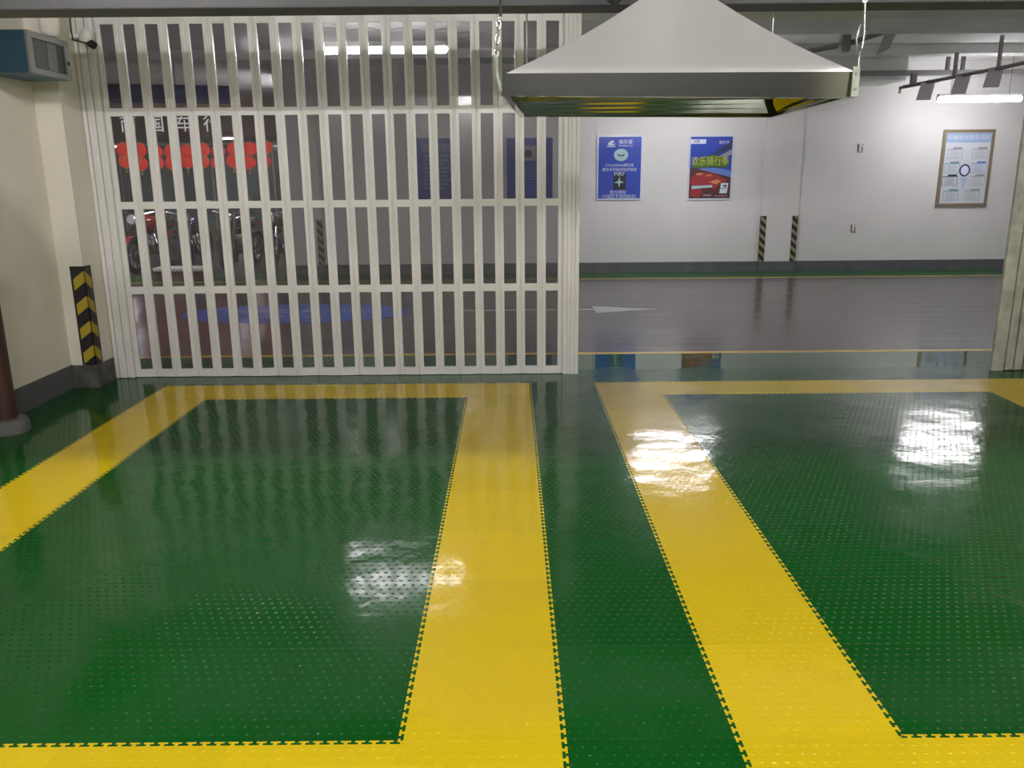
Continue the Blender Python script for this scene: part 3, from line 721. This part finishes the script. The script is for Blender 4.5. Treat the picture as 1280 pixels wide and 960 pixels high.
for i, (x, z, dy, lb) in enumerate(LX):
    if lan is None:
        lan = thing('paper_lantern', 'round red lantern in the crowded row hanging before the dark shopfront', 'lantern', (0, 0, 0), 0, 'red lanterns before the shopfront')
        b = MB(); prof = [(.05, -.15)]
        for a in range(1, 12): prof.append((.145*math.sin(PI*a/12)*(1 if a % 2 else .95)+.015, -.15*math.cos(PI*a/12)))
        prof.append((.05, .15)); b.lathe(prof, 24); b.build('shade', M['lantern'], lan, smooth=True)
        MB().lathe([(.06, .145), (.06, .17), (.02, .175)], 16).build('top_cap', M['gold'], lan)
        MB().lathe([(.055, -.17), (.055, -.145)], 16).build('bottom_cap', M['gold'], lan)
        MB().cyl((0, 0, -.17), (0, 0, -.27), .012, .022, 10).build('tassel', M['gold'], lan)
        MB().cyl((0, 0, .15), (0, 0, .85), .003, seg=6).build('string', M['black'], lan)
        o = lan
    else: o = copy_tree(lan)
    o.location = (x, 20+dy, z); o['label'] = lb
    if i >= 11:
        for ch in o.children:
            if ch.name.startswith('string'): ch.scale = (1, 1, 1.31)
t = thing('lantern_rail', 'dark rail under the mall ceiling carrying the red lanterns', 'rail', (-7.5, 20, 0))
MB().box(-2.3, 2.4, -.10, .60, 3.02, 3.06).build('rail_bar', M['pipe'], t)
for x in (-2, 0, 2): MB().cyl((x, 0, 3.06), (x, 0, CZ), .012, seg=8).build('drop_rod', M['pipe'], t)

# ------------------------------------------------------------------ motorcycles
def motorcycle(label, x, y, rz, paint, lean=0.0):
    t = thing('motorcycle', label, 'motorcycle', (x, y, 0), rz, 'motorcycles parked before the lantern hall')
    def wheel(cx):
        o = MB().torus((cx, 0, .30), (0, 1, 0), .245, .055, 32, 12).build('wheel', M['tyre'], t, smooth=True)
        b = MB().torus((cx, 0, .30), (0, 1, 0), .198, .014, 32, 8); b.cyl((cx, -.06, .30), (cx, .06, .30), .032, seg=16)
        for k in range(10):
            a = 2*PI*k/10; b.cyl((cx, 0, .30), (cx+.195*math.cos(a), 0, .30+.195*math.sin(a)), .006, seg=6)
        b.build('rim', M['chrome'], o, smooth=True)
        MB().cyl((cx, .045, .30), (cx, .050, .30), .12, seg=24).build('brake_disc', M['chrome'], o)
    wheel(-.66); wheel(.70)
    b = MB(); b.tube([(-.66, .09, .30), (-.25, .12, .36), (.25, .10, .33), (.42, .0, .80)], .02); b.tube([(-.66, -.09, .30), (-.25, -.12, .36), (.25, -.10, .33), (.42, .0, .80)], .02)
    b.tube([(.42, 0, .82), (.0, 0, .74), (-.45, 0, .68), (-.70, 0, .72)], .024); b.build('frame', M['bike_black'], t, smooth=True)
    b = MB()
    for s in (-1, 1): b.tube([(.70, s*.09, .30), (.50, s*.09, .86), (.47, s*.08, .96)], .022)
    b.build('fork', M['chrome'], t, smooth=True)
    b = MB(); b.sphere((.14, 0, .82), .2, (1.35, .72, .72)); b.build('fuel_tank', paint, t, smooth=True)
    b = MB(); b.sphere((-.32, 0, .79), .2, (1.6, .70, .32)); b.sphere((-.58, 0, .83), .14, (1.1, .8, .4)); b.build('seat', M['seat'], t, smooth=True)
    b = MB(); b.box(-.14, .24, -.13, .13, .28, .46, .03); b.cyl((.0, 0, .42), (.10, 0, .66), .085, seg=18); b.cyl((-.02, -.15, .36), (-.02, .15, .36), .095, seg=20)
    for k in range(5): b.cyl((.02+k*.018, 0, .47+k*.035), (.025+k*.018, 0, .48+k*.035), .105, seg=18)
    b.build('engine', M['chrome'], t, smooth=True)
    b = MB(); b.tube([(.12, -.10, .58), (.26, -.13, .45), (.16, -.16, .28), (-.30, -.17, .27)], .022); b.cyl((-.30, -.17, .27), (-.85, -.18, .34), .045, .055, 16)
    b.build('exhaust', M['chrome'], t, smooth=True)
    for cx, a0, a1 in ((.70, .15, 1.15), (-.66, .20, 1.0)):
        b = MB(); pts = [(cx+.325*math.cos(a), .30+.325*math.sin(a)) for a in [PI*(a0+(a1-a0)*k/10) for k in range(11)]]
        for p, q in zip(pts, pts[1:]): b.poly([(p[0], -.07, p[1]), (q[0], -.07, q[1]), (q[0], .07, q[1]), (p[0], .07, p[1])], .006, (0, 0, 1))
        b.build('fender', paint, t)
    b = MB(); b.tube([(.32, -.38, 1.0), (.42, -.30, 1.02), (.46, -.08, .97), (.46, .08, .97), (.42, .30, 1.02), (.32, .38, 1.0)], .014)
    b.build('handlebar', M['chrome'], t, smooth=True)
    for s in (-1, 1):
        MB().cyl((.30, s*.40, .998), (.38, s*.30, 1.012), .02, seg=10).build('grip', M['seat'], t)
        b = MB(); b.tube([(.42, s*.26, 1.02), (.44, s*.32, 1.15)], .006); b.sphere((.44, s*.34, 1.17), .06, (.25, 1, .7), 14); b.build('mirror', M['chrome'], t, smooth=True)
    hb = MB().sphere((.56, 0, .90), .10, (.9, 1, 1)).build('headlight', M['chrome'], t, smooth=True)
    MB().cyl((.62, 0, .90), (.655, 0, .90), .082, .07, 20).build('headlight_glass', M['lens'], hb)
    MB().box(-.86, -.80, -.07, .07, .70, .76, .01).build('tail_light', M['bike_red'], t)
    return t
motorcycle('red motorcycle parked at the pillar end of the motorcycle row', -6.32, 14.9, math.radians(-96), M['bike_red'])
motorcycle('dark blue motorcycle between the red and the black motorcycles', -5.55, 14.8, math.radians(-85), M['bike_blue'])
motorcycle('black motorcycle behind the low stone block, beside the maroon one', -4.76, 14.9, math.radians(-93), M['bike_black'])
motorcycle('maroon motorcycle parked closest to the white wall end', -4.06, 14.8, math.radians(-88), M['bike_maroon'])
t = thing('stone_block', 'low brown tiled block with white top before the motorcycles', 'block', (-5.26, 13.35, 0))
MB().box(-.36, .36, -.14, .14, 0, .14, .01).build('base', M['terracotta'], t)
MB().box(-.40, .40, -.17, .17, .14, .20, .02).build('top_slab', M['stone'], t)
